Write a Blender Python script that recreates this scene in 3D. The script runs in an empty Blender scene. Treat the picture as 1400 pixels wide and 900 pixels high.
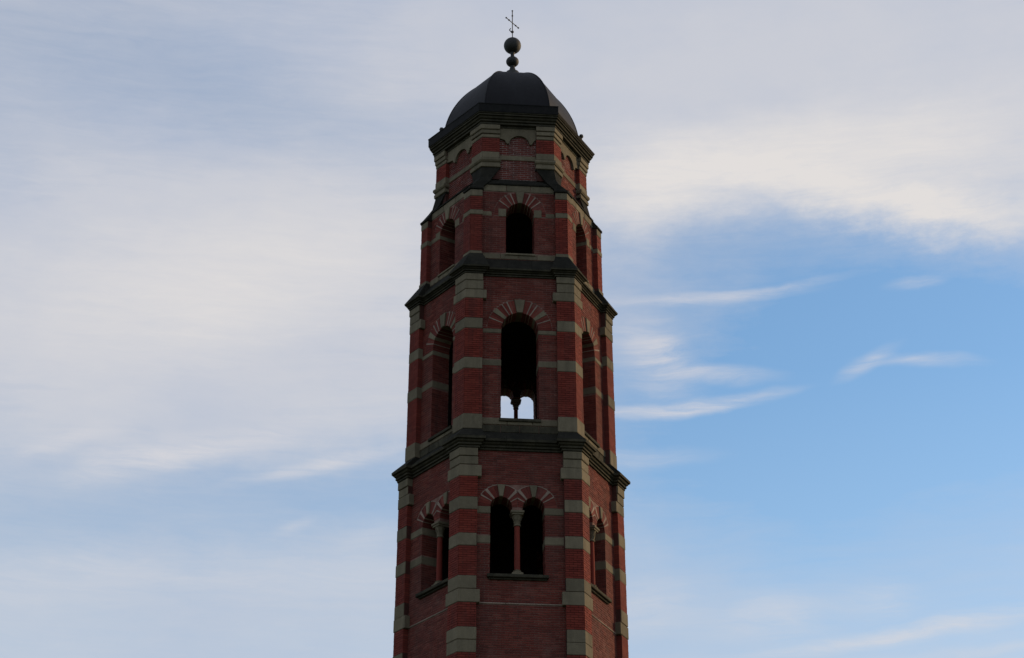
import bpy, math, random
from mathutils import Vector
random.seed(7)
R_ = math.radians
sc = bpy.context.scene
C = sc.collection

# ------------------------------------------------------------------ camera
TOWER_X, TOWER_Y = -0.014, 61.0
cam_d = bpy.data.cameras.new('camera')
cam = bpy.data.objects.new('camera', cam_d)
C.objects.link(cam)
cam.location = (0.0, 0.0, 1.6)
cam.rotation_euler = (math.pi / 2 + 0.45920, 0.0, 0.0)
cam_d.sensor_width = 36.0
cam_d.lens = 77.14
cam_d.clip_start = 0.1
cam_d.clip_end = 12000.0
sc.camera = cam

# ------------------------------------------------------------------ light and sky
SUN_AZ = 66.0        # degrees clockwise from the view direction (+Y towards +X): right of and behind the tower
SUN_EL = 17.0
sv = Vector((math.sin(R_(SUN_AZ)) * math.cos(R_(SUN_EL)), math.cos(R_(SUN_AZ)) * math.cos(R_(SUN_EL)), math.sin(R_(SUN_EL))))
sun_d = bpy.data.lights.new('sun', 'SUN')
sun = bpy.data.objects.new('sun', sun_d)
C.objects.link(sun)
sun.location = (60, 20, 60)
sun.rotation_euler = sv.to_track_quat('Z', 'Y').to_euler()
sun_d.energy = 2.9
sun_d.angle = R_(0.6)
sun_d.color = (1.0, 0.70, 0.38)

sc.view_settings.view_transform = 'Standard'
sc.view_settings.look = 'None'
sc.view_settings.exposure = 0.0
sc.view_settings.gamma = 1.0

# every cloud: azimuth (times 0.896) and elevation in degrees, two radii, tilt, amount
VEIL = [
    (11.47, 25.91, 6.58, 2.82, -13.9, -0.85),
    (7.81, 23.95, 6.20, 2.07, -3.8, -0.35),
    (5.80, 28.06, 4.51, 1.69, -7.2, -0.20),
    (10.22, 22.26, 7.90, 4.14, -8.7, -0.62),
    (4.24, 22.61, 4.89, 2.82, -2.1, -0.35),
    (-10.99, 32.66, 4.89, 1.32, -1.9, -0.10),
    (-6.20, 32.03, 4.32, 1.41, -10.7, -0.10),
    (-8.73, 21.37, 7.90, 1.32, 6.5, -0.36),
    (-2.58, 21.91, 4.89, 1.69, 8.9, -0.25),
    (7.59, 17.95, 9.40, 1.32, 5.0, -0.18),
    (9.05, 32.73, 13.16, 3.57, -5.4, 0.35),
    (-8.61, 27.33, 9.78, 4.51, 10.2, 0.40),
    (-8.04, 19.08, 9.40, 1.88, 4.9, 0.12),
    (0.02, 34.47, 9.40, 2.26, -0.2, 0.20),
]
BRIGHT = [
    (7.49, 30.32, 7.90, 1.60, -1.3, 0.85),
    (12.41, 31.24, 5.64, 2.26, 2.8, 0.25),
    (4.03, 29.76, 3.20, 1.32, 15.6, 0.45),
    (12.14, 28.80, 3.57, 0.56, -10.7, 0.60),
    (10.62, 28.69, 3.57, 0.56, -8.8, 0.45),
    (7.82, 29.59, 3.01, 0.68, -16.4, 0.30),
    (-7.08, 27.06, 8.08, 3.01, 13.4, 0.72),
    (-10.98, 28.63, 5.64, 2.63, 5.6, 0.18),
    (-3.56, 24.17, 4.89, 1.50, 15.5, 0.25),
]
WISP = [
    (-8.92, 22.68, 2.44, 0.49, 17.8, 0.70),
    (-6.85, 23.05, 2.82, 0.41, 17.9, 0.50),
    (-4.63, 22.71, 2.44, 0.23, 13.9, 0.62),
    (-11.00, 22.90, 1.50, 0.34, 18.8, 0.40),
    (3.88, 25.38, 1.32, 0.98, -37.1, 0.45),
    (5.36, 25.00, 1.50, 0.26, -5.8, 0.50),
    (4.49, 24.20, 2.82, 0.24, 5.7, 0.85),
    (3.80, 25.86, 1.13, 0.56, -22.1, 0.35),
    (4.79, 27.00, 3.20, 0.21, 1.4, 0.42),
    (7.09, 27.18, 2.26, 0.15, 4.2, 0.30),
    (9.19, 25.13, 0.94, 0.30, 30.4, 0.38),
    (10.47, 25.03, 1.50, 0.21, -9.3, 0.40),
    (10.65, 27.06, 0.94, 0.17, 6.4, 0.35),
    (9.70, 18.20, 5.64, 0.28, 7.2, 0.75),
    (11.03, 17.59, 3.01, 0.19, 3.8, 0.40),
    (6.23, 18.72, 2.07, 0.64, 7.4, 0.40),
    (3.40, 19.05, 1.50, 0.75, 13.5, 0.40),
    (9.16, 19.01, 1.13, 0.49, 6.3, 0.35),
    (-10.72, 19.65, 4.14, 0.75, 10.1, 0.25),
    (-5.42, 19.75, 4.89, 0.83, 6.0, 0.25),
    (-5.38, 21.07, 0.60, 0.23, 27.1, 0.30),
    (-3.47, 20.94, 0.75, 0.38, 21.3, 0.22),
    (3.33, 22.87, 2.07, 0.30, 2.3, 0.30),
]
world = bpy.data.worlds.new('World')
sc.world = world
world.use_nodes = True
nt = world.node_tree
nt.nodes.clear()
def nd(kind, **kw):
    n = nt.nodes.new(kind)
    for k, v in kw.items():
        setattr(n, k, v)
    return n
def lk(a, b):
    nt.links.new(a, b)
def wmath(op, a, b=None, clamp=False):
    n = nd('ShaderNodeMath', operation=op, use_clamp=clamp)
    for i, x in enumerate((a, b)):
        if x is None:
            continue
        if isinstance(x, (int, float)):
            n.inputs[i].default_value = x
        else:
            lk(x, n.inputs[i])
    return n.outputs[0]
def wmix(f, a, b):
    n = nd('ShaderNodeMix', data_type='RGBA')
    for i, x in ((0, f), (6, a), (7, b)):
        if isinstance(x, (int, float)):
            n.inputs[i].default_value = x
        elif isinstance(x, tuple):
            n.inputs[i].default_value = (*x, 1)
        else:
            lk(x, n.inputs[i])
    return n.outputs[2]
SKY_STRENGTH = 0.15
def cc(r, g, b):     # cloud radiance from a display colour, undoing the background strength
    f = lambda c: (((c / 255 + 0.055) / 1.055) ** 2.4) / SKY_STRENGTH
    return (f(r), f(g), f(b))
tc = nd('ShaderNodeTexCoord')
sep = nd('ShaderNodeSeparateXYZ')
lk(tc.outputs['Generated'], sep.inputs[0])
az = wmath('MULTIPLY', wmath('ARCTAN2', sep.outputs[0], sep.outputs[1]), 180 / math.pi * 0.896)
el = wmath('MULTIPLY', wmath('ARCSINE', sep.outputs[2]), 180 / math.pi)
flat = nd('ShaderNodeMapping')
flat.inputs['Scale'].default_value = (1, 1, 2.2)
lk(tc.outputs['Generated'], flat.inputs[0])
def wnoise(scale, detail, rough, vec, dist=0.0):
    n = nd('ShaderNodeTexNoise')
    n.inputs['Scale'].default_value = scale
    n.inputs['Detail'].default_value = detail
    n.inputs['Roughness'].default_value = rough
    n.inputs['Distortion'].default_value = dist
    lk(vec, n.inputs['Vector'])
    return n
warp = wnoise(7, 4, 0.55, flat.outputs[0])
wsep = nd('ShaderNodeSeparateColor')
lk(warp.outputs['Color'], wsep.inputs[0])
X = wmath('ADD', az, wmath('MULTIPLY', wmath('SUBTRACT', wsep.outputs[0], 0.5), 4.0))
Y = wmath('ADD', el, wmath('MULTIPLY', wmath('SUBTRACT', wsep.outputs[1], 0.5), 1.8))
fine = wnoise(30, 9, 0.66, flat.outputs[0])
fsep = nd('ShaderNodeSeparateColor')
lk(fine.outputs['Color'], fsep.inputs[0])
curl = wnoise(17, 3, 0.5, flat.outputs[0])
csep = nd('ShaderNodeSeparateColor')
lk(curl.outputs['Color'], csep.inputs[0])
X2 = wmath('ADD', az, wmath('MULTIPLY', wmath('SUBTRACT', csep.outputs[0], 0.5), 1.8))
Y2 = wmath('ADD', el, wmath('MULTIPLY', wmath('SUBTRACT', csep.outputs[1], 0.5), 0.6))
Y2 = wmath('ADD', Y2, wmath('MULTIPLY', wmath('SUBTRACT', fsep.outputs[2], 0.5), 0.22))
def comb(x, y):
    n = nd('ShaderNodeCombineXYZ')
    lk(x, n.inputs[0]); lk(y, n.inputs[1])
    return n.outputs[0]
X3 = wmath('ADD', X, wmath('MULTIPLY', wmath('SUBTRACT', fsep.outputs[0], 0.5), 3.2))
Y3 = wmath('ADD', Y, wmath('MULTIPLY', wmath('SUBTRACT', fsep.outputs[1], 0.5), 1.3))
soft_p, wisp_p = comb(X3, Y3), comb(X2, Y2)
def field(blobs, p, grow):
    tot = None
    for (x, y, rx, ry, a, amp) in blobs:
        m = nd('ShaderNodeMapping', vector_type='TEXTURE')
        m.inputs['Location'].default_value = (x, y, 0)
        m.inputs['Rotation'].default_value = (0, 0, R_(a))
        m.inputs['Scale'].default_value = (rx * grow, ry * grow, 1)
        lk(p, m.inputs[0])
        g = nd('ShaderNodeTexGradient', gradient_type='SPHERICAL')
        lk(m.outputs[0], g.inputs[0])
        s = nd('ShaderNodeMapRange', interpolation_type='SMOOTHSTEP')
        lk(g.outputs['Fac'], s.inputs[0])
        v = wmath('MULTIPLY', s.outputs[0], amp)
        tot = v if tot is None else wmath('ADD', tot, v)
    return tot
streak_map = nd('ShaderNodeMapping')
streak_map.inputs['Rotation'].default_value = (0, 0, R_(-11))
streak_map.inputs['Scale'].default_value = (0.28, 2.2, 1)
lk(wisp_p, streak_map.inputs[0])
streak = wnoise(1.3, 8, 0.68, streak_map.outputs[0], 0.5)
broad = wnoise(3.2, 5, 0.55, flat.outputs[0])
sky = nd('ShaderNodeTexSky', sky_type='NISHITA')
sky.sun_disc = False
sky.sun_elevation = R_(SUN_EL)
sky.sun_rotation = R_(SUN_AZ)
sky.air_density = 1.0
sky.dust_density = 0.4
sky.ozone_density = 1.5
cover = wmath('ADD', field(VEIL, soft_p, 1.5), 0.77)
cover = wmath('ADD', cover, wmath('MULTIPLY', wmath('SUBTRACT', broad.outputs['Fac'], 0.5), 0.55))
cover = wmath('ADD', cover, wmath('MULTIPLY', wmath('SUBTRACT', streak.outputs['Fac'], 0.5), 0.35), clamp=True)
bright = field(BRIGHT, soft_p, 1.35)
bright = wmath('MULTIPLY', bright, wmath('ADD', wmath('MULTIPLY', streak.outputs['Fac'], 0.9), 0.5), clamp=True)
wisp = field(WISP, wisp_p, 1.3)
sr = nd('ShaderNodeMapRange')
sr.inputs[1].default_value, sr.inputs[2].default_value = 0.30, 0.66
lk(streak.outputs['Fac'], sr.inputs[0])
wisp = wmath('MULTIPLY', wisp, wmath('ADD', wmath('MULTIPLY', sr.outputs[0], 1.15), 0.3), clamp=True)
gain = nd('ShaderNodeMix', data_type='RGBA', blend_type='MULTIPLY')
gain.inputs[0].default_value = 1.0
gain.inputs[7].default_value = (0.98, 1.17, 1.26, 1)
lk(sky.outputs[0], gain.inputs[6])
tone = wnoise(5.5, 6, 0.6, flat.outputs[0])
tone_r = nd('ShaderNodeMapRange')
tone_r.inputs[1].default_value, tone_r.inputs[2].default_value = 0.34, 0.66
lk(tone.outputs['Fac'], tone_r.inputs[0])
veil_col = wmix(tone_r.outputs[0], cc(188, 195, 211), cc(206, 207, 214))
col = wmix(wmath('MULTIPLY', cover, 0.92), gain.outputs[2], veil_col)
col = wmix(bright, col, cc(226, 222, 220))
col = wmix(wmath('MULTIPLY', wisp, 0.85), col, cc(216, 214, 218))
haze = nd('ShaderNodeMapRange')          # paler towards the horizon, all the way round
haze.inputs[1].default_value, haze.inputs[2].default_value = 25.0, 12.0
haze.inputs[3].default_value, haze.inputs[4].default_value = 0.0, 0.45
lk(el, haze.inputs[0])
col = wmix(haze.outputs[0], col, cc(196, 213, 229))
bg = nd('ShaderNodeBackground')
bg.inputs['Strength'].default_value = SKY_STRENGTH
lk(col, bg.inputs['Color'])
wo = nd('ShaderNodeOutputWorld')
lk(bg.outputs[0], wo.inputs['Surface'])

# ------------------------------------------------------------------ materials
def material(name, build):
    m = bpy.data.materials.new(name)
    m.use_nodes = True
    t = m.node_tree
    b = t.nodes['Principled BSDF']
    build(t, b)
    return m
def mnoise(t, scale, detail=5, rough=0.6, stretch=None):
    co = t.nodes.new('ShaderNodeTexCoord')
    v = co.outputs['Object']
    if stretch:
        mp = t.nodes.new('ShaderNodeMapping')
        mp.inputs['Scale'].default_value = stretch
        t.links.new(v, mp.inputs[0])
        v = mp.outputs[0]
    n = t.nodes.new('ShaderNodeTexNoise')
    n.inputs['Scale'].default_value = scale
    n.inputs['Detail'].default_value = detail
    n.inputs['Roughness'].default_value = rough
    t.links.new(v, n.inputs['Vector'])
    return n.outputs['Fac']
def ramp(t, fac, stops):
    r = t.nodes.new('ShaderNodeValToRGB')
    e = r.color_ramp.elements
    while len(e) < len(stops):
        e.new(0.5)
    for k, (p, c) in enumerate(stops):
        e[k].position = p
        e[k].color = (*c, 1)
    t.links.new(fac, r.inputs[0])
    return r.outputs[0]
def mix(t, f, a, b, mode='MIX'):
    n = t.nodes.new('ShaderNodeMix')
    n.data_type = 'RGBA'
    n.blend_type = mode
    for i, x in ((0, f), (6, a), (7, b)):
        if isinstance(x, (int, float)):
            n.inputs[i].default_value = x
        elif isinstance(x, tuple):
            n.inputs[i].default_value = (*x, 1)
        else:
            t.links.new(x, n.inputs[i])
    return n.outputs[2]
def bump(t, b, h, dist, strength=0.6):
    n = t.nodes.new('ShaderNodeBump')
    n.inputs['Strength'].default_value = strength
    n.inputs['Distance'].default_value = dist
    t.links.new(h, n.inputs['Height'])
    t.links.new(n.outputs[0], b.inputs['Normal'])
def brick_mat(name, stops, soot, pale):
    def f(t, b):
        g = t.nodes.new('ShaderNodeNewGeometry')
        oi = t.nodes.new('ShaderNodeObjectInfo')
        sm = t.nodes.new('ShaderNodeMath'); sm.operation = 'ADD'
        t.links.new(g.outputs['Random Per Island'], sm.inputs[0]); t.links.new(oi.outputs['Random'], sm.inputs[1])
        fr = t.nodes.new('ShaderNodeMath'); fr.operation = 'FRACT'
        t.links.new(sm.outputs[0], fr.inputs[0])
        c = ramp(t, fr.outputs[0], stops)
        stain = mnoise(t, 0.55, 6, 0.65, (1, 1, 0.5))
        c = mix(t, ramp(t, stain, [(0.42, (0, 0, 0)), (0.75, (soot, soot, soot))]), c, (0.045, 0.030, 0.028))
        run = mnoise(t, 1.4, 6, 0.7, (3.0, 3.0, 0.22))
        c = mix(t, ramp(t, run, [(0.50, (0, 0, 0)), (0.72, (0.5, 0.5, 0.5))]), c, (0.040, 0.020, 0.018))
        wash = mnoise(t, 1.3, 6, 0.7)
        c = mix(t, ramp(t, wash, [(0.56, (0, 0, 0)), (0.8, (pale, pale, pale))]), c, (0.27, 0.19, 0.16))
        t.links.new(c, b.inputs['Base Color'])
        b.inputs['Roughness'].default_value = 0.9
        b.inputs['Specular IOR Level'].default_value = 0.2
        bump(t, b, mnoise(t, 60, 4), 0.004)
    return material(name, f)
def stone_mat(name, base, dark, amount, pale):
    def f(t, b):
        g = t.nodes.new('ShaderNodeObjectInfo')
        tint = ramp(t, g.outputs['Random'], [(0, tuple(x * 0.78 for x in base)), (0.5, base), (1, tuple(x * 1.16 for x in base))])
        n1 = mnoise(t, 2.2, 7, 0.62)
        c = mix(t, ramp(t, n1, [(0.38, (0, 0, 0)), (0.72, (amount, amount, amount))]), tint, dark)
        n2 = mnoise(t, 1.1, 6, 0.7, (2.5, 2.5, 0.35))
        c = mix(t, ramp(t, n2, [(0.46, (0, 0, 0)), (0.70, (0.75, 0.75, 0.75))]), c, dark)
        n3 = mnoise(t, 9, 5, 0.6)
        c = mix(t, ramp(t, n3, [(0.5, (0, 0, 0)), (0.85, (0.4, 0.4, 0.4))]), c, pale)
        t.links.new(c, b.inputs['Base Color'])
        b.inputs['Roughness'].default_value = 0.95
        b.inputs['Specular IOR Level'].default_value = 0.10
        bump(t, b, mnoise(t, 26, 6, 0.65), 0.012)
    return material(name, f)
M = {}
M['brick'] = brick_mat('wall_brick', [(0, (0.092, 0.018, 0.013)), (0.35, (0.120, 0.023, 0.016)), (0.8, (0.142, 0.029, 0.020)), (1, (0.170, 0.044, 0.031))], 0.5, 0.28)
M['red_brick'] = brick_mat('pilaster_brick', [(0, (0.132, 0.020, 0.013)), (0.5, (0.160, 0.025, 0.016)), (1, (0.186, 0.033, 0.021))], 0.35, 0.10)
M['mortar'] = stone_mat('pale_mortar', (0.225, 0.128, 0.102), (0.085, 0.044, 0.034), 0.9, (0.31, 0.21, 0.175))
M['red_mortar'] = stone_mat('red_mortar', (0.072, 0.028, 0.022), (0.045, 0.020, 0.017), 0.6, (0.11, 0.05, 0.042))
M['stone'] = stone_mat('grey_sandstone', (0.160, 0.133, 0.089), (0.086, 0.074, 0.051), 0.5, (0.21, 0.18, 0.12))
M['dark_stone'] = stone_mat('weathered_stone', (0.022, 0.020, 0.015), (0.009, 0.009, 0.007), 0.85, (0.052, 0.047, 0.033))
M['mould_stone'] = stone_mat('moulded_stone', (0.062, 0.055, 0.037), (0.020, 0.019, 0.014), 0.85, (0.11, 0.098, 0.068))
M['pale_stone'] = stone_mat('pale_strip_stone', (0.26, 0.192, 0.152), (0.14, 0.105, 0.085), 0.6, (0.33, 0.26, 0.215))
M['white_mortar'] = stone_mat('bleached_mortar', (0.40, 0.33, 0.30), (0.16, 0.11, 0.095), 0.75, (0.50, 0.43, 0.39))
M['lining'] = stone_mat('shade_lining', (0.022, 0.018, 0.016), (0.012, 0.011, 0.010), 0.8, (0.03, 0.026, 0.023))  # near-black colour puts the shade of the interior into its surfaces
def _lead(t, b):
    n = mnoise(t, 1.6, 6, 0.6, (1, 1, 0.4))
    c = ramp(t, n, [(0.3, (0.010, 0.0095, 0.011)), (0.55, (0.014, 0.0135, 0.015)), (0.8, (0.022, 0.0215, 0.024))])
    t.links.new(c, b.inputs['Base Color'])
    b.inputs['Metallic'].default_value = 0.0
    b.inputs['Roughness'].default_value = 0.6
    b.inputs['Specular IOR Level'].default_value = 0.10
    bump(t, b, mnoise(t, 5, 5), 0.02, 0.35)
M['lead'] = material('lead_sheet', _lead)
def _gutter(t, b):
    n = mnoise(t, 6, 6)
    t.links.new(ramp(t, n, [(0.35, (0.006, 0.006, 0.006)), (0.75, (0.014, 0.013, 0.012))]), b.inputs['Base Color'])
    b.inputs['Roughness'].default_value = 0.8
    b.inputs['Specular IOR Level'].default_value = 0.15
    bump(t, b, mnoise(t, 9, 5), 0.01)
M['gutter'] = material('black_gutter_paint', _gutter)
def _iron(t, b):
    n = mnoise(t, 14, 5)
    t.links.new(ramp(t, n, [(0.35, (0.018, 0.018, 0.017)), (0.7, (0.045, 0.040, 0.034))]), b.inputs['Base Color'])
    b.inputs['Roughness'].default_value = 0.6
    b.inputs['Metallic'].default_value = 0.2
M['iron'] = material('wrought_iron', _iron)
def _ball(t, b):
    n = mnoise(t, 5, 6, 0.65)
    t.links.new(ramp(t, n, [(0.35, (0.008, 0.0085, 0.008)), (0.75, (0.020, 0.019, 0.016))]), b.inputs['Base Color'])
    b.inputs['Roughness'].default_value = 0.7
    bump(t, b, mnoise(t, 18, 5), 0.01)
M['ball'] = material('weathered_finial', _ball)
def _ground(t, b):
    n = mnoise(t, 0.35, 8, 0.65)
    t.links.new(ramp(t, n, [(0.3, (0.045, 0.060, 0.028)), (0.55, (0.070, 0.085, 0.040)), (0.8, (0.11, 0.105, 0.07))]), b.inputs['Base Color'])
    b.inputs['Roughness'].default_value = 0.95
    bump(t, b, mnoise(t, 12, 6), 0.05)
M['ground'] = material('grass_ground', _ground)

# ------------------------------------------------------------------ tower frame
PHI = R_(5.35)
TAPER, ZREF = 0.0030, 29.05
def tap(z):
    return 1.0 + TAPER * (ZREF - z)
class Stage:
    """a hexagon in plan: six vertices, six faces (0 faces the viewer, then turning right)"""
    def __init__(s, R, alpha, pw, rec):
        s.R, s.pw, s.rec = R, pw, rec
        s.az = [-alpha, alpha, 90, 180 - alpha, 180 + alpha, 270]
        s.V = [Vector((R * math.sin(R_(a)), -R * math.cos(R_(a)))) for a in s.az]
        s.T, s.N, s.Mid, s.h = [], [], [], []
        for k in range(6):
            a, b = s.V[k], s.V[(k + 1) % 6]
            t = (b - a).normalized()
            s.T.append(t); s.N.append(Vector((t.y, -t.x))); s.Mid.append((a + b) / 2); s.h.append((b - a).length / 2)
    def plan(s, k, u, d):
        return s.Mid[k] + s.T[k] * u + s.N[k] * d
    def P(s, k, u, d, z):
        return place(s.plan(k, u, d), z)
    def mitre(s, v, e):
        n1, n2 = s.N[v - 1], s.N[v]
        return s.V[v] + (n1 + n2) * (e / (1 + n1.dot(n2)))
CP, SP = math.cos(PHI), math.sin(PHI)
def place(p, z):
    f = tap(z)
    return (f * (p.x * CP - p.y * SP), f * (p.x * SP + p.y * CP), z)

class MB:
    def __init__(s):
        s.v, s.f, s.smooth = [], [], False
    def add(s, pts, faces):
        o = len(s.v)
        s.v += [tuple(p) for p in pts]
        s.f += [tuple(o + i for i in q) for q in faces]
    def hexa(s, p, back=True):      # p: 4 back corners then 4 front corners, both anticlockwise seen from the front
        q = [(4, 5, 6, 7), (0, 1, 5, 4), (1, 2, 6, 5), (2, 3, 7, 6), (3, 0, 4, 7)]
        if back:
            q.append((3, 2, 1, 0))
        s.add(p, q)
    def box(s, st, k, u0, u1, d0, d1, z0, z1, back=True):
        P = st.P
        s.hexa([P(k, u0, d0, z0), P(k, u1, d0, z0), P(k, u1, d0, z1), P(k, u0, d0, z1),
                P(k, u0, d1, z0), P(k, u1, d1, z0), P(k, u1, d1, z1), P(k, u0, d1, z1)], back)
    def block(s, st, k, u0, u1, d0, d1, z0, z1, c=0.012):   # a dressed block: arrises knocked off on the front
        P = st.P
        r = lambda e, d: [P(k, u0 + e, d, z0 + e), P(k, u1 - e, d, z0 + e), P(k, u1 - e, d, z1 - e), P(k, u0 + e, d, z1 - e)]
        s.loft([r(0, d0), r(0, d1 - c), r(c, d1)])
    def loft(s, rings, caps=True, quads=None):
        n = len(rings[0]); o = len(s.v)
        for r in rings:
            s.v += [tuple(p) for p in r]
        for i in range(len(rings) - 1):
            for j in range(n):
                a, b = o + i * n + j, o + i * n + (j + 1) % n
                s.f.append((a, b, b + n, a + n))
        if caps:
            e = o + (len(rings) - 1) * n
            if quads:
                for q in quads:
                    s.f.append(tuple(o + i for i in reversed(q)))
                    s.f.append(tuple(e + i for i in q))
            else:
                s.f.append(tuple(o + i for i in reversed(range(n))))
                s.f.append(tuple(e + i for i in range(n)))
    def lathe(s, cx, cy, prof, n=16):
        rings = [[(cx + r * math.cos(2 * math.pi * i / n), cy + r * math.sin(2 * math.pi * i / n), z) for i in range(n)] for r, z in prof]
        s.loft(rings)
    def tube(s, a, b, r, n=8):
        a, b = Vector(a), Vector(b)
        w = (b - a).normalized()
        x = w.orthogonal().normalized(); y = w.cross(x)
        ring = lambda p: [p + (x * math.cos(2 * math.pi * i / n) + y * math.sin(2 * math.pi * i / n)) * r for i in range(n)]
        s.loft([ring(a), ring(b)])
    def build(s, name, mat, parent, kind=None, smooth=False, recalc=True):
        me = bpy.data.meshes.new(name)
        me.from_pydata(s.v, [], s.f)
        me.materials.append(M[mat])
        if recalc:
            import bmesh
            b = bmesh.new(); b.from_mesh(me)
            bmesh.ops.recalc_face_normals(b, faces=b.faces)
            b.to_mesh(me); b.free()
        if smooth:
            me.polygons.foreach_set('use_smooth', [True] * len(me.polygons))
        me.update()
        o = bpy.data.objects.new(name, me)
        C.objects.link(o)
        if parent:
            o.parent = parent
        if kind:
            o['kind'] = kind
        return o
def one(name, mat, parent, fn, *a, smooth=False, **k):
    m = MB(); getattr(m, fn)(*a, **k)
    return m.build(name, mat, parent, smooth=smooth)

LQ = [(0, 1, 4, 5), (1, 2, 3, 4)]
def corner_ring(st, v, e, z, pw, inner=None):
    """plan of an L-shaped corner pilaster: outer end, mitre, outer end, then the same inside"""
    i = -st.rec - 0.10 if inner is None else inner
    kL, kR = (v - 1) % 6, v
    uL, uR = st.h[kL] - pw, -(st.h[kR] - pw)
    pl = [st.plan(kL, uL, e), st.mitre(v, e), st.plan(kR, uR, e), st.plan(kR, uR, i), st.mitre(v, i), st.plan(kL, uL, i)]
    return [place(p, z) for p in pl]
def corner_block(m, st, v, z0, z1, e=0.012, c=0.010, pw=None):
    pw = pw or st.pw
    r = lambda ee, z, x: corner_ring(st, v, ee, z, pw - x)
    m.loft([r(e - c, z0, c), r(e, z0 + c, 0), r(e, z1 - c, 0), r(e - c, z1, c)], quads=LQ)

# ------------------------------------------------------------------ openings
class Opening:
    """z0 sill, jambs u0/u1, arches = [(centre, radius)] at spring height zs, ring = voussoir depth"""
    def __init__(s, z0, zs, arches, ring, piers=0.0):
        s.z0, s.zs, s.arches, s.ring = z0, zs, arches, ring
        s.u0 = arches[0][0] - arches[0][1]
        s.u1 = arches[-1][0] + arches[-1][1]
        s.zp = zs - piers
        s.top = zs + max(r for c, r in arches) + ring
    def line(s, grow=0.0, n=14):     # underside of the wall over the opening, left to right
        out = []
        for i, (c, r) in enumerate(s.arches):
            r += grow
            if i:
                out.append((c - r, s.zp))
            for j in range(n + 1):
                a = math.pi * (1 - j / n)
                out.append((c + r * math.cos(a), s.zs + r * math.sin(a)))
            if i < len(s.arches) - 1:
                out.append((c + r, s.zp))
        return out
    def hole(s, z, pad=0.0):         # interval of u taken out of a course at height z, with the voussoir ring
        if z < s.z0:
            return None
        if z <= s.zs:
            return (s.u0 - pad, s.u1 + pad)
        lo, hi = 9, -9
        for c, r in s.arches:
            q = (r + s.ring + pad) ** 2 - (z - s.zs) ** 2
            if q > 0:
                lo, hi = min(lo, c - math.sqrt(q)), max(hi, c + math.sqrt(q))
        return (lo, hi) if hi > lo else None

def wall_core(st, k, w, z0, z1, d, T, op):
    m, inner = MB(), MB(); P = st.P
    def sheet(pts_lo, pts_hi):       # matching lower and upper polylines: front and back faces
        for a, b, c, e in zip(pts_lo, pts_lo[1:], pts_hi[1:], pts_hi):
            for dd, rev in ((d, False), (d - T, True)):
                q = [P(k, a[0], dd, a[1]), P(k, b[0], dd, b[1]), P(k, c[0], dd, c[1]), P(k, e[0], dd, e[1])]
                if rev:
                    q.reverse()
                (inner if rev else m).add(q, [(0, 1, 2, 3)])
    def edge(pts):
        for a, b in zip(pts, pts[1:]):
            m.add([P(k, a[0], d, a[1]), P(k, a[0], d - T, a[1]), P(k, b[0], d - T, b[1]), P(k, b[0], d, b[1])], [(0, 1, 2, 3)])
    if op is None:
        sheet([(-w, z0), (w, z0)], [(-w, z1), (w, z1)])
    else:
        sheet([(-w, z0), (w, z0)], [(-w, op.z0), (w, op.z0)])
        sheet([(-w, op.z0), (op.u0, op.z0)], [(-w, op.zs), (op.u0, op.zs)])
        sheet([(op.u1, op.z0), (w, op.z0)], [(op.u1, op.zs), (w, op.zs)])
        ln = op.line()
        lo = [(-w, op.zs)] + ln + [(w, op.zs)]
        sheet(lo, [(u, z1) for u, z in lo])
        edge([(op.u0, op.z0)] + ln + [(op.u1, op.z0), (op.u0, op.z0)])
    edge([(-w, z0), (w, z0)]); edge([(w, z0), (w, z1)]); edge([(w, z1), (-w, z1)]); edge([(-w, z1), (-w, z0)])
    return m, inner

BL, BJ = 0.228, 0.011
def course_bricks(m, st, k, spans, z0, z1, d_back, d_front, off, jit=0.004, bed=0.0085):
    for a, b in spans:
        if b - a < 0.035:
            continue
        u = a - off
        while u < b - 0.01:
            s, e = max(u, a), min(u + BL, b)
            if e - s > 0.03:
                f = d_front + random.uniform(-jit, jit)
                m.box(st, k, s + BJ / 2, e - BJ / 2, d_back, f, z0 + bed, z1 - bed, back=False)
            u += BL
def cut(spans, lo, hi):
    out = []
    for a, b in spans:
        if hi <= a or lo >= b:
            out.append((a, b))
        else:
            if lo > a: out.append((a, lo))
            if hi < b: out.append((hi, b))
    return out
def courses(z0, z1):
    n = max(1, round((z1 - z0) / 0.07)); h = (z1 - z0) / n
    return [(z0 + i * h, z0 + (i + 1) * h, i) for i in range(n)]

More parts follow.
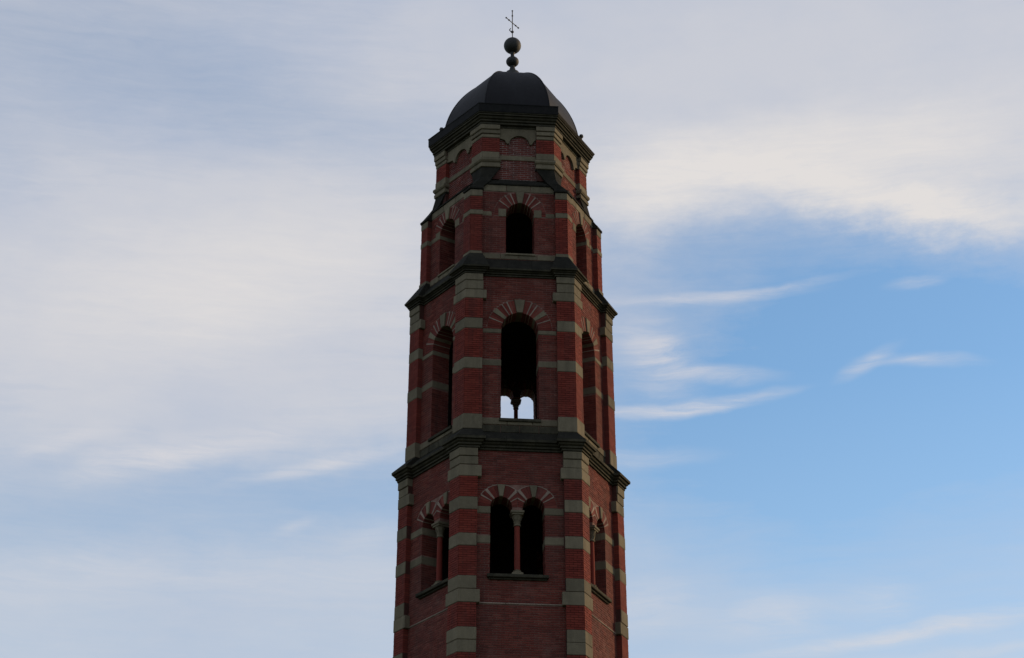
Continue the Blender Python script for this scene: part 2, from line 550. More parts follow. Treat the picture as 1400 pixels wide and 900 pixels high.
def wall_bricks(st, k, w, z0, z1, d, T, op, stones):
    """stones: (u0, u1, z0, z1) areas taken by stone"""
    m = MB()
    for a, b, i in courses(z0, z1):
        zc = (a + b) / 2
        sp = [(-w, w)]
        if op:
            hs = [op.hole(z, 0.004) for z in (a, zc, b)]
            hs = [h for h in hs if h]
            if hs:
                sp = cut(sp, min(h[0] for h in hs), max(h[1] for h in hs))
        for (u0, u1, s0, s1) in stones:
            if s0 - 0.004 < zc < s1 + 0.004:
                sp = cut(sp, u0, u1)
        course_bricks(m, st, k, sp, a, b, d - 0.012, d + 0.009, (i % 2) * BL / 2)
        if op and op.z0 < zc < op.zs:        # bricks of the two jambs
            for u, sgn in ((op.u0, 1), (op.u1, -1)):
                if any(s0 - 0.02 < zc < s1 + 0.02 and u0 - 0.05 < u < u1 + 0.05 for (u0, u1, s0, s1) in stones):
                    continue
                q = d + 0.009 + (0.11 if i % 2 else 0)
                first = True
                while q > d - T + 0.03:
                    e = max(q - BL, d - T)
                    s_ = min(q, d + 0.009)
                    j = random.uniform(0.003, 0.010)
                    u_out = u + sgn * j
                    u_in = u - sgn * 0.012
                    lo_, hi_ = min(u_out, u_in), max(u_out, u_in)
                    m.box(st, k, lo_, hi_, e + (0 if first else BJ / 2), s_ - (0 if first else BJ / 2), a + 0.005, b - 0.005)
                    first = False
                    q -= BL
    return m
def pilaster_bricks(st, v, z0, z1):
    m = MB()
    kL, kR = (v - 1) % 6, v
    for a, b, i in courses(z0, z1):
        for k, lo, hi in ((kL, st.h[kL] - st.pw - 0.006, st.h[kL]), (kR, -st.h[kR], -(st.h[kR] - st.pw) + 0.006)):
            course_bricks(m, st, k, [(lo, hi)], a, b, -st.rec, 0.006, (i % 2) * BL / 2, 0.003, 0.006)
    return m
def wedge(m, st, k, c, zs, a0, a1, r0, r1, d0, d1, n=1, clip=None):
    """voussoir between two angles (degrees from the right-hand spring)"""
    P = st.P
    for i in range(n):
        p, q = R_(a0 + (a1 - a0) * i / n), R_(a0 + (a1 - a0) * (i + 1) / n)
        def rr(a):
            r = r1
            if clip is not None:
                x = math.cos(a) * clip[0]
                if x > 1e-3:
                    r = min(r, clip[1] / x)
            return max(r, r0 + 0.02)
        pt = lambda a, r, d: P(k, c + r * math.cos(a), d, zs + r * math.sin(a))
        m.hexa([pt(q, r0, d0), pt(p, r0, d0), pt(p, rr(p), d0), pt(q, rr(q), d0),
                pt(q, r0, d1), pt(p, r0, d1), pt(p, rr(p), d1), pt(q, rr(q), d1)])

def arch_stones(st, k, parent, op, d, T, scheme):
    """scheme: half arch from the spring up: (start, end, kind); kind s = thin pale strip, b = block"""
    bm = MB()
    many = len(op.arches) > 1
    mid = (op.u0 + op.u1) / 2
    for ai, (c, r) in enumerate(op.arches):
        r0, r1 = r - 0.004, r + op.ring
        for side in (1, -1):
            clip = None
            if many and ((ai == 0 and side == 1) or (ai == 1 and side == -1)):
                clip = (side, abs(mid - c) - 0.006)
            full = lambda a: a if side == 1 else 180 - a
            prev = 0.0
            for a0, a1, kind in scheme + [(80.5, 90, 'k')]:
                if kind != 'k':
                    sh, gw = random.uniform(-1.2, 1.2), random.uniform(-0.4, 0.5)
                    a0, a1 = a0 + sh - gw, a1 + sh
                n = max(1, round((a0 - prev) / math.degrees(0.073 / (r + op.ring / 2))))
                for i in range(n):
                    g = 0.35
                    x0, x1 = prev + (a0 - prev) * i / n + g, prev + (a0 - prev) * (i + 1) / n - g
                    lo, hi = sorted((full(x0), full(x1)))
                    wedge(bm, st, k, c, op.zs, lo, hi, r0, r1, d - T, d + 0.012 + random.uniform(-0.003, 0.003), 1, clip)
                if kind != 'k':
                    m = MB()
                    lo, hi = sorted((full(a0), full(a1)))
                    dd = 0.030 if kind == 'b' else 0.022
                    wedge(m, st, k, c, op.zs, lo + 0.1, hi - 0.1, r0 - 0.004, r1 * (1.0 if kind == 'b' else 1.02), d - T, d + dd, 1, clip)
                    m.build('arch_stone', 'stone' if kind == 'b' else 'pale_stone', parent)
                prev = a1
        m = MB()
        P = st.P
        w0, w1 = r * math.sin(R_(9.0)), r1 * math.sin(R_(9.6))
        zb, zt = op.zs + r * 0.985, op.zs + r1 + 0.015
        m.loft([[P(k, c - w0, d - T, zb), P(k, c + w0, d - T, zb), P(k, c + w1, d - T, zt), P(k, c - w1, d - T, zt)],
                [P(k, c - w0, d + 0.04, zb), P(k, c + w0, d + 0.04, zb), P(k, c + w1, d + 0.04, zt), P(k, c - w1, d + 0.04, zt)],
                [P(k, c - w0 + .01, d + 0.052, zb + .01), P(k, c + w0 - .01, d + 0.052, zb + .01), P(k, c + w1 - .01, d + 0.052, zt - .01), P(k, c - w1 + .01, d + 0.052, zt - .01)]])
        m.build('keystone', 'stone', parent)
    bm.build('arch_brickwork', 'brick', parent, kind='stuff')
    if many:
        em = MB()
        for ai, (c, r) in enumerate(op.arches):
            r1 = r + op.ring
            for i in range(24):
                a0, a1 = 32 + 116 * i / 24, 32 + 116 * (i + 1) / 24
                x = c + r1 * math.cos(R_((a0 + a1) / 2))
                if (ai == 0 and x > mid - 0.02) or (ai == 1 and x < mid + 0.02):
                    continue
                wedge(em, st, k, c, op.zs, a0, a1, r1 + 0.004, r1 + 0.022, d - 0.03, d + 0.013)
        em.build('arch_edging', 'pale_stone', parent)

def colonnette(st, k, parent, u, d, z0, zbase, zcap, ztop, r):
    """plinth and base rings, shaft, leafy capital and abacus"""
    p = lambda dx, dy, z: st.P(k, u + dx, d + dy, z)
    def ring(rad, z, n=14):
        return [p(rad * math.cos(2 * math.pi * i / n), rad * math.sin(2 * math.pi * i / n), z) for i in range(n)]
    m = MB()
    m.block(st, k, u - r * 1.9, u + r * 1.9, d - r * 1.9, d + r * 1.9, z0, z0 + (zbase - z0) * 0.4, 0.008)
    zz = lambda t: z0 + (zbase - z0) * t
    m.loft([ring(r * 1.85, zz(.38)), ring(r * 1.95, zz(.5)), ring(r * 1.7, zz(.62)), ring(r * 1.25, zz(.7)), ring(r * 1.3, zz(.82)), ring(r * 1.45, zz(.9)), ring(r * 1.05, zz(1))])
    m.build('column_base', 'stone', parent)
    m = MB()
    m.loft([ring(r, zbase - .004), ring(r * 1.0, zbase + (zcap - zbase) * .4), ring(r * 0.92, zcap + .004)], caps=False)
    m.build('column_shaft', 'red_brick', parent, smooth=True)
    m = MB()
    H = ztop - zcap
    m.loft([ring(r * 1.2, zcap), ring(r * 1.32, zcap + H * .05), ring(r * 1.15, zcap + H * .1), ring(r * 1.08, zcap + H * .14), ring(r * 1.25, zcap + H * .42), ring(r * 1.8, zcap + H * .72)])
    for i in range(8):          # two rows of leaves
        for z_, rad, hh in ((.14, 1.16, .26), (.40, 1.5, .30)):
            a = 2 * math.pi * (i + (0.5 if z_ > .2 else 0)) / 8
            q = lambda rr, da, zz_: p(r * rr * math.cos(a + da), r * rr * math.sin(a + da), zcap + H * zz_)
            m.add([q(rad - .1, -.28, z_), q(rad - .1, .28, z_), q(rad + .32, .2, z_ + hh), q(rad + .32, -.2, z_ + hh), q(rad + .5, 0, z_ + hh * .85), q(rad + .05, 0, z_ + hh * .4)],
                  [(0, 1, 5), (1, 2, 5), (2, 3, 5), (3, 0, 5), (2, 4, 3)])
    m.block(st, k, u - r * 1.95, u + r * 1.95, d - r * 2.1, d + r * 1.95, zcap + H * .72, zcap + H * .86, 0.008)
    m.block(st, k, u - r * 2.3, u + r * 2.3, d - r * 2.4, d + r * 2.3, zcap + H * .84, ztop, 0.010)
    m.build('column_capital', 'stone', parent)

# ------------------------------------------------------------------ setting
gm = MB()
NG = 24
G = 4000.0
for i in range(NG):
    for j in range(NG):
        x0, x1 = -G + 2 * G * i / NG, -G + 2 * G * (i + 1) / NG
        y0, y1 = -G + 2 * G * j / NG, -G + 2 * G * (j + 1) / NG
        gm.add([(x0, y0, 0), (x1, y0, 0), (x1, y1, 0), (x0, y1, 0)], [(0, 1, 2, 3)])
ground = gm.build('ground', 'ground', None, kind='structure', recalc=False)

tower = bpy.data.objects.new('bell_tower', None)
C.objects.link(tower)
tower.location = (TOWER_X, TOWER_Y, 0)
tower['label'] = 'red brick church bell tower with grey stone bands, arched openings, dark dome and cross'
tower['category'] = 'tower'

# ------------------------------------------------------------------ the four storeys
ST = {
    'A': Stage(3.335, 31.25, 0.50, 0.16),
    'B': Stage(3.165, 31.25, 0.53, 0.16),
    'C': Stage(2.905, 31.25, 0.37, 0.15),
    'D': Stage(2.480, 27.6, 0.56, 0.13),
}
A, B, CC, DD = ST['A'], ST['B'], ST['C'], ST['D']
T_WALL = 0.58
op_A = Opening(22.69, 24.75, [(-0.545, 0.315), (0.375, 0.315)], 0.345, 0.11)
op_B = Opening(27.57, 30.49, [(0.005, 0.562)], 0.41)
op_B_back = Opening(28.45, 30.40, [(-0.70, 0.245), (0.0, 0.245)], 0.30, 0.06)
op_C = Opening(33.15, 34.49, [(0.045, 0.445)], 0.37)
def shifted(op, du):       # the side openings do not sit quite centrally
    return Opening(op.z0, op.zs, [(c + du, r) for c, r in op.arches], op.ring, op.zs - op.zp)
ops_A = {5: shifted(op_A, 0.33), 1: shifted(op_A, -0.24)}
ops_B = {5: shifted(op_B, 0.12), 1: shifted(op_B, -0.16), 3: op_B_back}
ops_C = {5: shifted(op_C, -0.14)}
SCH_A = [(29, 33, 's'), (46, 54, 's')]
SCH_B = [(20.5, 23, 's'), (34, 44, 'b'), (55.5, 58, 's'), (66, 68.5, 's')]
SCH_C = [(37, 40, 's'), (53.5, 56.5, 's'), (66, 69, 's')]

def stone_corner(stage, v, parent, z0, z1, e=0.012, mat='stone', wide=0):
    m = MB(); corner_block(m, stage, v, z0 + random.uniform(0, .012), z1 - random.uniform(0, .012), e + random.uniform(-.004, .006), c=random.uniform(.008, .018), pw=stage.pw + wide + random.uniform(-.012, .012))
    return m.build('stone_block', mat, parent)

def storey(stage, zb, zt, brick_zones, stone_zones, op_of, stones, scheme, light_blocked=(), mortar='mortar', pil_top=None):
    """one storey: six walls with their openings, six corner pilasters"""
    for k in range(6):
        op = op_of(k)
        w = stage.h[k] - stage.pw
        d = -stage.rec
        core, inner = wall_core(stage, k, w + 0.05, zb, zt, d, T_WALL, op)
        wall = core.build('wall', mortar, tower)
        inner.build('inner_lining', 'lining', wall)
        if op and k in light_blocked:          # unseen boards added inside to keep sun and sky out of the openings
            m = MB()
            nb = 5
            for i in range(nb):
                a, b = op.u0 - .1 + (op.u1 - op.u0 + .2) * i / nb, op.u0 - .1 + (op.u1 - op.u0 + .2) * (i + 1) / nb
                m.box(stage, k, a, b, d - T_WALL - 0.04, d - T_WALL - 0.006 - 0.004 * (i % 2), op.z0 - 0.05, op.top - 0.1)
            m.build('light_block_boards', 'lining', wall)
        taken = []
        for (side, ua, ub, z0, z1, dd, deep, mat) in stones:
            # ua/ub measured from the jamb ('j'), from the pilaster ('p') or absolute over the whole panel ('w')
            pieces = []
            if side == 'j' and op:
                pieces = [(max(op.u0 - ub, -w), op.u0 + 0.014), (op.u1 - 0.014, min(op.u1 + ub, w))]
            elif side == 'p':
                pieces = [(-w, -w + ub), (w - ub, w)]
            elif side == 'w':
                n = ua
                pieces = [(-w + 2 * w * i / n + (0.004 if i else 0), -w + 2 * w * (i + 1) / n - (0.004 if i < n - 1 else 0)) for i in range(n)]
            elif side == 'jw' and op:      # from pilaster to jamb
                pieces = [(-w, op.u0 + 0.014), (op.u1 - 0.014, w)]
            for (u0, u1) in pieces:
                m = MB()
                m.block(stage, k, u0 + 0.003, u1 - 0.003, d - (T_WALL if deep else 0.05), d + dd, z0 + 0.004, z1 - 0.004)
                m.build('stone_block' if z1 - z0 > 0.06 else 'string_course', mat, wall)
                taken.append((u0, u1, z0, z1))
        bm = wall_bricks(stage, k, w, zb, zt, d, T_WALL, op, taken)
        if k == 0 and stage is A:        # the bricks that show largest: one object each
            lone, start = 0, 0
            zlow = 20.30
            keep = MB()
            for b in range(len(bm.v) // 8):
                q = bm.v[b * 8:b * 8 + 8]
                u_len = math.dist(q[4], q[5])
                if lone < 300 and q[4][2] > zlow and u_len > 0.09:
                    one_b = MB(); one_b.hexa(q, back=False)
                    one_b.build('brick', 'brick', wall, recalc=False)
                    lone += 1
                else:
                    keep.hexa(q, back=False)
            bm = keep
        bm.build('brickwork', 'brick', wall, kind='stuff')
        if op:
            arch_stones(stage, k, wall, op, d, T_WALL, scheme)
            yield k, op, wall
    for v in range(6):
        m = MB(); m.loft([corner_ring(stage, v, -0.010, zb, stage.pw), corner_ring(stage, v, -0.010, (pil_top or zt) - 0.006, stage.pw)], quads=LQ)
        pil = m.build('corner_pilaster', 'red_mortar', tower)
        for z0, z1 in brick_zones:
            pilaster_bricks(stage, v, z0, z1).build('brickwork', 'red_brick', pil, kind='stuff')
        for z0, z1, e, *wide in stone_zones:
            stone_corner(stage, v, pil, z0, z1, e, wide=wide[0] if wide else 0)

# storey A ---------------------------------------------------------
stones_A = [
    ('jw', 0, 0, 24.533, 24.750, 0.022, True, 'stone'),
    ('jw', 0, 0, 23.628, 23.866, 0.016, True, 'stone'),
    ('w', 3, 0, 21.820, 21.872, 0.030, False, 'pale_stone'),
]
for k, op, wall in storey(A, 19.50, 26.48,
        [(24.97, 25.603), (23.866, 24.576), (22.593, 23.477), (21.093, 21.804), (19.5, 20.353)],
        [(26.224, 26.48, .035), (25.955, 26.224, .012), (25.603, 25.955, .014, .10), (24.576, 24.97, .012), (23.477, 23.866, .012),
         (22.197, 22.593, .012), (21.804, 22.197, .014, .09), (20.72, 21.093, .012), (20.353, 20.72, .012)],
        lambda k: ops_A.get(k, op_A), stones_A, SCH_A, (2, 3, 4)):
    mid = (op.u0 + op.u1) / 2
    colonnette(A, k, wall, mid, -A.rec - 0.11, op.z0 + 0.004, op.z0 + 0.19, 24.20, op.zp, 0.083)
    m = MB(); m.block(A, k, max(op.u0 - 0.07, -A.h[k] + A.pw + .01), min(op.u1 + 0.08, A.h[k] - A.pw - .01), -A.rec - 0.5, -A.rec + 0.14, op.z0 - 0.10, op.z0 - 0.002, 0.014)
    m.block(A, k, op.u0 - 0.03, op.u1 + 0.04, -A.rec - 0.1, -A.rec + 0.07, op.z0 - 0.15, op.z0 - 0.098, 0.014)
    m.build('window_sill', 'mould_stone', wall)

# storey B ---------------------------------------------------------
stones_B = [
    ('jw', 0, 0, 30.345, 30.485, 0.022, True, 'stone'),
    ('jw', 0, 0, 29.265, 29.470, 0.014, True, 'stone'),
    ('jw', 0, 0, 28.10, 28.32, 0.014, True, 'stone'),
    ('w', 3, 0, 27.365, 27.570, 0.030, True, 'stone'),
    ('w', 4, 0, 27.130, 27.360, 0.018, True, 'mould_stone'),
]
stones_B[2] = ('j', 0, 0.0, 0, 0, 0, False, 'stone')
stones_B = [s for s in stones_B if s[4] > 0]
for k, op, wall in storey(B, 27.10, 32.24,
        [(30.761, 31.414), (29.452, 30.402), (27.625, 29.083)],
        [(32.006, 32.24, .035), (31.71, 32.006, .012), (31.414, 31.71, .014, .10), (30.402, 30.761, .012), (29.083, 29.452, .012),
         (27.137, 27.625, .022)],
        lambda k: ops_B.get(k, op_B), stones_B, SCH_B, (2, 4)):
    if k == 3:
        colonnette(B, k, wall, (op.u0 + op.u1) / 2, -B.rec - 0.28, op.z0 + 0.004, op.z0 + 0.18, 30.06, op.zp, 0.07)
    m = MB(); m.block(B, k, op.u0 - 0.05, op.u1 + 0.05, -B.rec - 0.30, -B.rec + 0.085, op.z0 - 0.10, op.z0 - 0.006, 0.014)
    m.build('window_sill', 'mould_stone', wall)

# storey C ---------------------------------------------------------
stones_C = [
    ('j', 0, 0.235, 34.440, 34.720, 0.024, True, 'stone'),
    ('w', 4, 0, 32.960, 33.150, 0.022, True, 'stone'),
    ('w', 3, 0, 35.322, 35.557, 0.020, False, 'stone'),
    ('jw', 0, 0, 34.405, 34.436, 0.012, False, 'mould_stone'),
]
stones_C = stones_C[:3] + [('p', 0, 0.30, 34.46, 34.62, 0.014, False, 'stone')]
for k, op, wall in storey(CC, 32.90, 35.58,
        [(34.58, 35.05), (33.15, 34.40)],
        [(35.05, 35.29, .014), (34.40, 34.58, .014), (32.96, 33.15, .020)],
        lambda k: ops_C.get(k, op_C), stones_C, SCH_C, (2, 3, 4), pil_top=35.29):
    m = MB(); m.block(CC, k, op.u0 - 0.02, op.u1 + 0.02, -CC.rec - 0.30, -CC.rec + 0.06, op.z0 - 0.05, op.z0 + 0.012, 0.01)
    m.build('window_sill', 'stone', wall)

# storey D: the drum with blind arches -----------------------------
for k, op, wall in storey(DD, 35.85, 37.80,
        [(36.83, 37.32)],
        [(37.62, 37.80, .075), (37.47, 37.62, .045), (37.335, 37.47, .014), (36.60, 36.83, .014)],
        lambda k: None, [('w', 1, 0, 36.60, 36.78, 0.035, False, 'stone')], [], mortar='white_mortar'):
    pass
m_tip = 0.052
for k in range(6):
    wall = [o for o in tower.children if o.name.startswith('wall')][18 + k]
    w = DD.h[k] - DD.pw
    c, rx, rz, zs = 0.05, 0.325, 0.285, 37.19
    arc = [(c + rx * math.cos(math.pi * (1 - j / 14)), zs + rz * math.sin(math.pi * (1 - j / 14))) for j in range(15)]
    lo = [(-w + .004, 37.35), (c - rx - 0.15, 37.31), (c - rx - 0.09, 37.20), (c - rx - 0.05, 37.17)] + arc + [(c + rx + 0.05, 37.17), (c + rx + 0.09, 37.20), (c + rx + 0.15, 37.31), (w - .004, 37.35)]
    d0, d1 = -DD.rec - 0.03, -DD.rec + 0.085
    m = MB(); P = DD.P
    for a, b in zip(lo, lo[1:]):
        m.hexa([P(k, a[0], d0, a[1]), P(k, b[0], d0, b[1]), P(k, b[0], d0, 37.79), P(k, a[0], d0, 37.79),
                P(k, a[0], d1, a[1]), P(k, b[0], d1, b[1]), P(k, b[0], d1, 37.79), P(k, a[0], d1, 37.79)])
    m.build('blind_arch_stone', 'stone', wall, recalc=False)
    m = MB(); m.block(DD, k, -w + .004, w - .004, -DD.rec - 0.03, -DD.rec + 0.11, 37.72, 37.80, 0.012)
    m.build('lintel_stone', 'mould_stone', wall)

# ------------------------------------------------------------------ cornices between the storeys
def slab(st, e, z0, z1, name='floor_slab', mat='lining', parent=None):
    m = MB()
    m.loft([[place(st.mitre(v, e), z) for v in range(6)] for z in (z0, z1)])
    return m.build(name, mat, parent or tower)

def strip(st, k, u0, u1, prof):          # moulding along a wall between two pilasters
    m = MB()
    m.loft([[st.P(k, u, d, z) for d, z in prof] for u in (u0, u1)])
    return m
def ressaut_cornice(st, prof, nxt, slope_z, panel_z, z_slab, lip_mat='mould_stone'):
    """moulded stones breaking forward over the corner pilasters, weathered slope above"""
    cor = slab(st, -0.36, *z_slab, name='cornice')
    shift = st.R * math.cos(R_(31.25)) - nxt.R * math.cos(R_(31.25))
    for v in range(6):
        rings = [corner_ring(st, v, e, z, st.pw + max(e, 0), -0.5) for e, z in prof]
        m = MB(); m.loft(rings, quads=LQ); m.build('cornice_stone', lip_mat, cor)
        e, z = prof[-1]
        m = MB()
        m.loft([corner_ring(st, v, e - 0.012, z - 0.01, st.pw + e - 0.012, -0.5), corner_ring(st, v, e - 0.02, z + 0.022, st.pw + e - 0.02, -0.5),
                corner_ring(nxt, v, 0.012, slope_z, nxt.pw + 0.012, -0.5 + shift)], quads=LQ)
        m.build('weathering_stone', 'dark_stone', cor)
    for k in range(6):
        w = st.h[k] - st.pw
        n = 3
        for i in range(n):
            u0, u1 = -w + 2 * w * i / n, -w + 2 * w * (i + 1) / n
            u0 += 0.003 if i else -0.01
            u1 -= 0.003 if i < n - 1 else -0.01
            pr = [(e - st.rec, z - 0.004) for e, z in prof]
            strip(st, k, u0, u1, [(-0.62, pr[0][1])] + pr + [(-0.62, pr[-1][1])]).build('cornice_stone', lip_mat, cor)
            e, z = pr[-1]
            # slope: from the lip up to the wall above
            strip(st, k, u0, u1, [(-0.62, z - .012), (e - .014, z - .012), (e - .022, z + .018), (-shift - nxt.rec + 0.005, panel_z), (-0.62, panel_z)]).build('weathering_stone', 'dark_stone', cor)
    return cor
ressaut_cornice(A, [(.012, 26.478), (.06, 26.482), (.062, 26.525), (.038, 26.530), (.042, 26.548), (.102, 26.556), (.104, 26.598), (.075, 26.604), (.080, 26.622), (.135, 26.645), (.160, 26.682), (.135, 26.690), (.138, 26.706), (.206, 26.712), (.212, 26.785)],
                B, 27.14, 27.13, (26.47, 27.09))
ressaut_cornice(B, [(.012, 32.238), (.052, 32.241), (.054, 32.275), (.030, 32.280), (.034, 32.296), (.090, 32.302), (.092, 32.335), (.064, 32.340), (.068, 32.354), (.110, 32.366), (.136, 32.388), (.112, 32.394), (.114, 32.406), (.176, 32.411), (.182, 32.46)],
                CC, 33.06, 32.96, (31.78, 32.92))

# between the third storey and the drum: a ledge and sloping corner stones
cor = slab(CC, -0.36, 35.30, 35.86, name='cornice')
for v in range(6):
    m = MB()
    inner_c, inner_d = -0.62, -0.36
    m.loft([corner_ring(CC, v, 0.012, 35.288, CC.pw + .01, inner_c), corner_ring(CC, v, 0.045, 35.30, CC.pw + .03, inner_c), corner_ring(CC, v, 0.045, 35.36, CC.pw + .03, inner_c),
            corner_ring(CC, v, -0.01, 35.42, CC.pw + .02, inner_c), corner_ring(DD, v, 0.20, 35.66, 0.24, inner_d),
            corner_ring(DD, v, 0.085, 35.86, 0.33, inner_d), corner_ring(DD, v, 0.0, 36.28, 0.60, inner_d)], quads=LQ)
    m.build('weathering_stone', 'dark_stone', cor)
    m = MB()
    m.loft([corner_ring(DD, v, 0.02, 36.262, DD.pw + .01), corner_ring(DD, v, 0.045, 36.275, DD.pw + .02), corner_ring(DD, v, 0.050, 36.38, DD.pw + .02), corner_ring(DD, v, 0.015, 36.395, DD.pw + .0), corner_ring(DD, v, 0.020, 36.44, DD.pw + .0), corner_ring(DD, v, 0.055, 36.455, DD.pw + .03),
            corner_ring(DD, v, 0.085, 36.50, DD.pw + .05), corner_ring(DD, v, 0.085, 36.565, DD.pw + .05), corner_ring(DD, v, 0.020, 36.602, DD.pw + .01)], quads=LQ)
    m.build('bracket_stone', 'stone', cor)
for k in range(6):
    w = CC.h[k] - CC.pw
    # ledge: rings follow the third storey at the bottom, the drum at the top
    wd = DD.h[k]
    lo = [CC.P(k, u, -CC.rec + d, z) for d, z, u in ((0.0, 35.555, -w), (0.0, 35.555, w))]
    m = MB()
    m.loft([[CC.P(k, -w, -0.5, 35.552), CC.P(k, w, -0.5, 35.552), CC.P(k, w, -CC.rec + 0.05, 35.552), CC.P(k, -w, -CC.rec + 0.05, 35.552)],
            [CC.P(k, -w, -0.5, 35.60), CC.P(k, w, -0.5, 35.60), CC.P(k, w, -CC.rec + 0.055, 35.60), CC.P(k, -w, -CC.rec + 0.055, 35.60)],
            [DD.P(k, -wd + .1, -0.4, 35.90), DD.P(k, wd - .1, -0.4, 35.90), DD.P(k, wd - .1, -DD.rec + 0.02, 35.90), DD.P(k, -wd + .1, -DD.rec + 0.02, 35.90)]])
    m.build('weathering_stone', 'dark_stone', cor)

# ------------------------------------------------------------------ top cornice, gutter, dome
def mitred(st, k, prof, gap=0.0):
    m = MB()
    a, b = k, (k + 1) % 6
    ra = [place(st.mitre(a, e), z) for e, z in prof]
    rb = [place(st.mitre(b, e), z) for e, z in prof]
    m.loft([ra, rb])
    return m
top = slab(DD, -0.10, 37.78, 38.38, name='cornice')
c4 = [(-.2, 37.795), (.082, 37.795), (.086, 37.845), (.055, 37.852), (.060, 37.875), (.118, 37.885), (.120, 37.925), (.090, 37.932), (.095, 37.955), (.150, 37.975), (.176, 38.02), (.140, 38.028), (.145, 38.05), (.206, 38.06), (.208, 38.10), (.180, 38.106), (.185, 38.12), (.226, 38.126), (.228, 38.15), (-.2, 38.15)]
gut = [(-.2, 38.148), (.232, 38.148), (.246, 38.165), (.250, 38.44), (.262, 38.45), (.262, 38.475), (.215, 38.475), (.205, 38.40), (-.2, 38.42)]
for k in range(6):
    mitred(DD, k, c4).build('cornice_stone', 'mould_stone', top)
    top_z = {1: 38.215, 2: 38.215}.get(k, 38.455)      # the upstand is missing on the right-hand side
    mitred(DD, k, [(e, z if z < 38.2 else z - 38.475 + top_z) for e, z in gut[:6]] + [(.215, top_z), (.205, top_z - .03), (-.2, top_z - .03)]).build('gutter', 'gutter', top)
DOME_A = 28.0
def dome_r(z):
    q = max(0.0, 1 - ((z - 38.40) / 2.5) ** 2)
    return 2.27 * math.sqrt(q)
def dome_pt(v, r, z):
    a = R_([-DOME_A, DOME_A, 90, 180 - DOME_A, 180 + DOME_A, 270][v])
    return place(Vector((r * math.sin(a), -r * math.cos(a))), z)
zs = [38.40 + 2.5 * math.sin(math.pi / 2 * i / 56) for i in range(56)]
dome = bpy.data.objects.new('dome', None); C.objects.link(dome); dome.parent = tower
for v in range(6):
    m = MB()
    pts = []
    for z in zs:
        r = dome_r(z)
        pts.append([dome_pt(v, r, z), dome_pt((v + 1) % 6, r, z)])
    n = len(pts)
    vv = [p for q in pts for p in q] + [place(Vector((0, 0)), 40.9)]
    m.add(vv, [(2 * i, 2 * i + 1, 2 * i + 3, 2 * i + 2) for i in range(n - 1)] + [(2 * n - 2, 2 * n - 1, 2 * n)])
    o = m.build('lead_panel', 'lead', dome, smooth=True)
    m = MB()
    rings = []
    for z in zs:
        c0 = Vector(dome_pt(v, dome_r(z), z)); out = Vector((c0.x, c0.y, 0)).normalized(); side = Vector((-out.y, out.x, 0))
        nrm = (out * math.sqrt(max(0.0, 1 - ((z - 38.4) / 2.5) ** 2)) + Vector((0, 0, 1)) * ((z - 38.4) / 2.5)).normalized()
        rings.append([c0 + (side * math.cos(t) + nrm * math.sin(t)) * 0.018 for t in [2 * math.pi * i / 8 for i in range(8)]])
    m.loft(rings)
    m.build('hip_roll', 'lead', dome, smooth=True)
# hooks at the foot of two hips
for v in (2, 5):
    p = Vector(dome_pt(v, 2.34, 38.70)); q = Vector(dome_pt(v, 2.345, 38.86)); o_ = Vector(dome_pt(v, 2.2, 38.66))
    m = MB(); m.tube(o_, p, 0.035); m.tube(p, q, 0.035)
    m.lathe(q.x, q.y, [(0.02, q.z - .07), (0.065, q.z - .04), (0.075, q.z), (0.055, q.z + .05), (0.01, q.z + .07)], 10)
    m.build('roof_hook', 'iron', tower)

# finial and cross
fx, fy, _ = place(Vector((0.030, 0.0)), 41.5)
fin = MB()
fin.lathe(fx, fy, [(0.36, 40.82), (0.29, 40.98), (0.235, 41.12), (0.215, 41.17), (0.15, 41.215), (0.105, 41.28), (0.085, 41.36), (0.07, 41.42), (0.07, 41.46)], 24)
fin = fin.build('finial', 'ball', tower, smooth=True)
def ball(z, r, rz, extra=()):
    m = MB()
    m.lathe(fx, fy, [(max(r * math.cos(a), 0.004), z + rz * math.sin(a)) for a in [math.pi * (i / 16 - 0.5) for i in range(17)]], 28)
    return m.build('finial_ball', 'ball', fin, smooth=True)
ball(41.60, 0.212, 0.18)
m = MB(); m.lathe(fx, fy, [(0.07, 41.72), (0.10, 41.77), (0.065, 41.80), (0.06, 41.90), (0.09, 41.93), (0.07, 41.97)], 18); m.build('finial_neck', 'ball', fin, smooth=True)
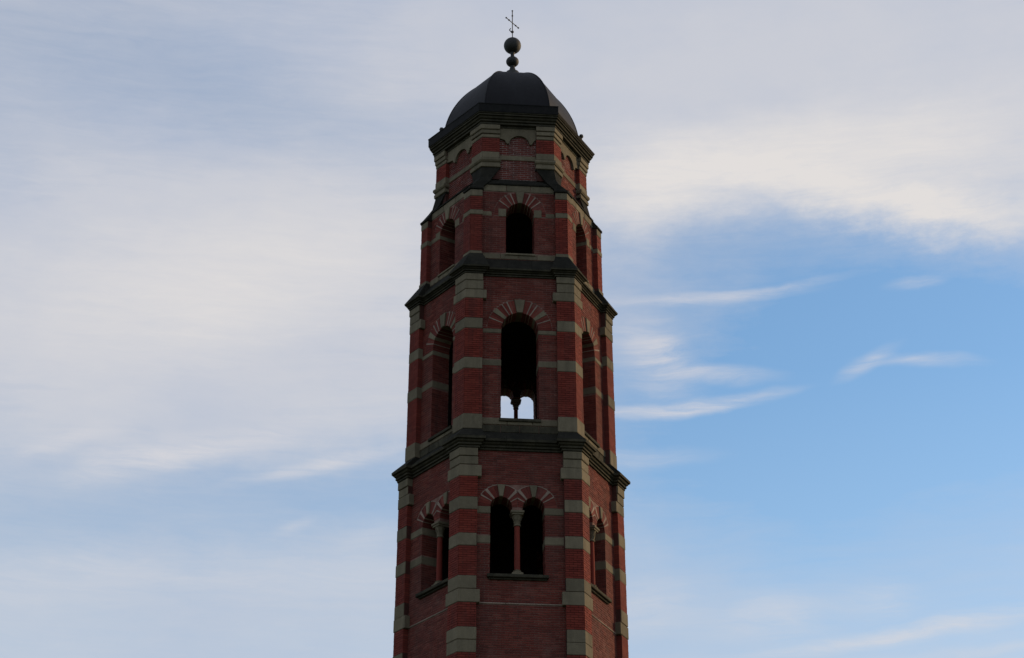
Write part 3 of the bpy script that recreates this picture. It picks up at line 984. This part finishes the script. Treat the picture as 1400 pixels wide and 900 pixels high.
ball(42.23, 0.288, 0.285)
cr = MB()
cr.tube((fx, fy, 42.48), (fx - .004, fy, 43.60), 0.015)
for z, r in ((42.52, 0.045), (42.78, 0.050), (43.42, 0.030), (43.62, 0.028)):
    cr.lathe(fx - .003, fy, [(0.005, z - r), (r, z - r * .4), (r, z + r * .4), (0.005, z + r)], 8)
cr.tube((fx, fy, 42.72), (fx - 0.10, fy - .02, 42.84), 0.016); cr.tube((fx - 0.10, fy - .02, 42.84), (fx - 0.06, fy, 42.92), 0.016)
cross = cr.build('cross', 'iron', tower)
ar = MB()
ang = R_(56)
ax = Vector((math.cos(ang), math.sin(ang), 0)) * 0.36
cz = Vector((fx - .004, fy, 43.14))
ar.tube(cz - ax, cz + ax, 0.014)
for t in (-1, -0.55, 0.55, 1):
    p = cz + ax * t
    ar.lathe(p.x, p.y, [(0.005, p.z - .032), (.03, p.z - .012), (.03, p.z + .012), (0.005, p.z + .032)], 8)
ar.build('cross_arm', 'iron', cross)

# ------------------------------------------------------------------ floors inside, and the shaft below the first storey
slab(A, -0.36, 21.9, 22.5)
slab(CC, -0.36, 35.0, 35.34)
low = MB()
low.loft([[place(A.mitre(v, -A.rec - .012), z) for v in range(6)] for z in (0.0, 19.5)])
shaft = low.build('lower_shaft', 'brick', tower)
z = 0.9
while z < 19.0:
    for v in range(6):
        stone_corner(A, v, shaft, z, min(z + 0.74, 19.49))
        if z + 0.74 < 19.4:
            m = MB(); m.loft([corner_ring(A, v, 0.0, z + 0.742, A.pw), corner_ring(A, v, 0.0, min(z + 1.448, 19.49), A.pw)], quads=LQ)
            m.build('pilaster_shaft', 'red_brick', shaft)
    z += 1.45
m = MB(); m.loft([[place(A.mitre(v, e), z) for v in range(6)] for e, z in ((0.30, -0.2), (0.30, 0.75), (0.12, 0.95), (-.3, 0.95))])
m.build('plinth', 'stone', tower)
print('triangles', sum(len(p.vertices) - 2 for o in sc.objects if o.type == 'MESH' for p in o.data.polygons), 'objects', len(sc.objects))
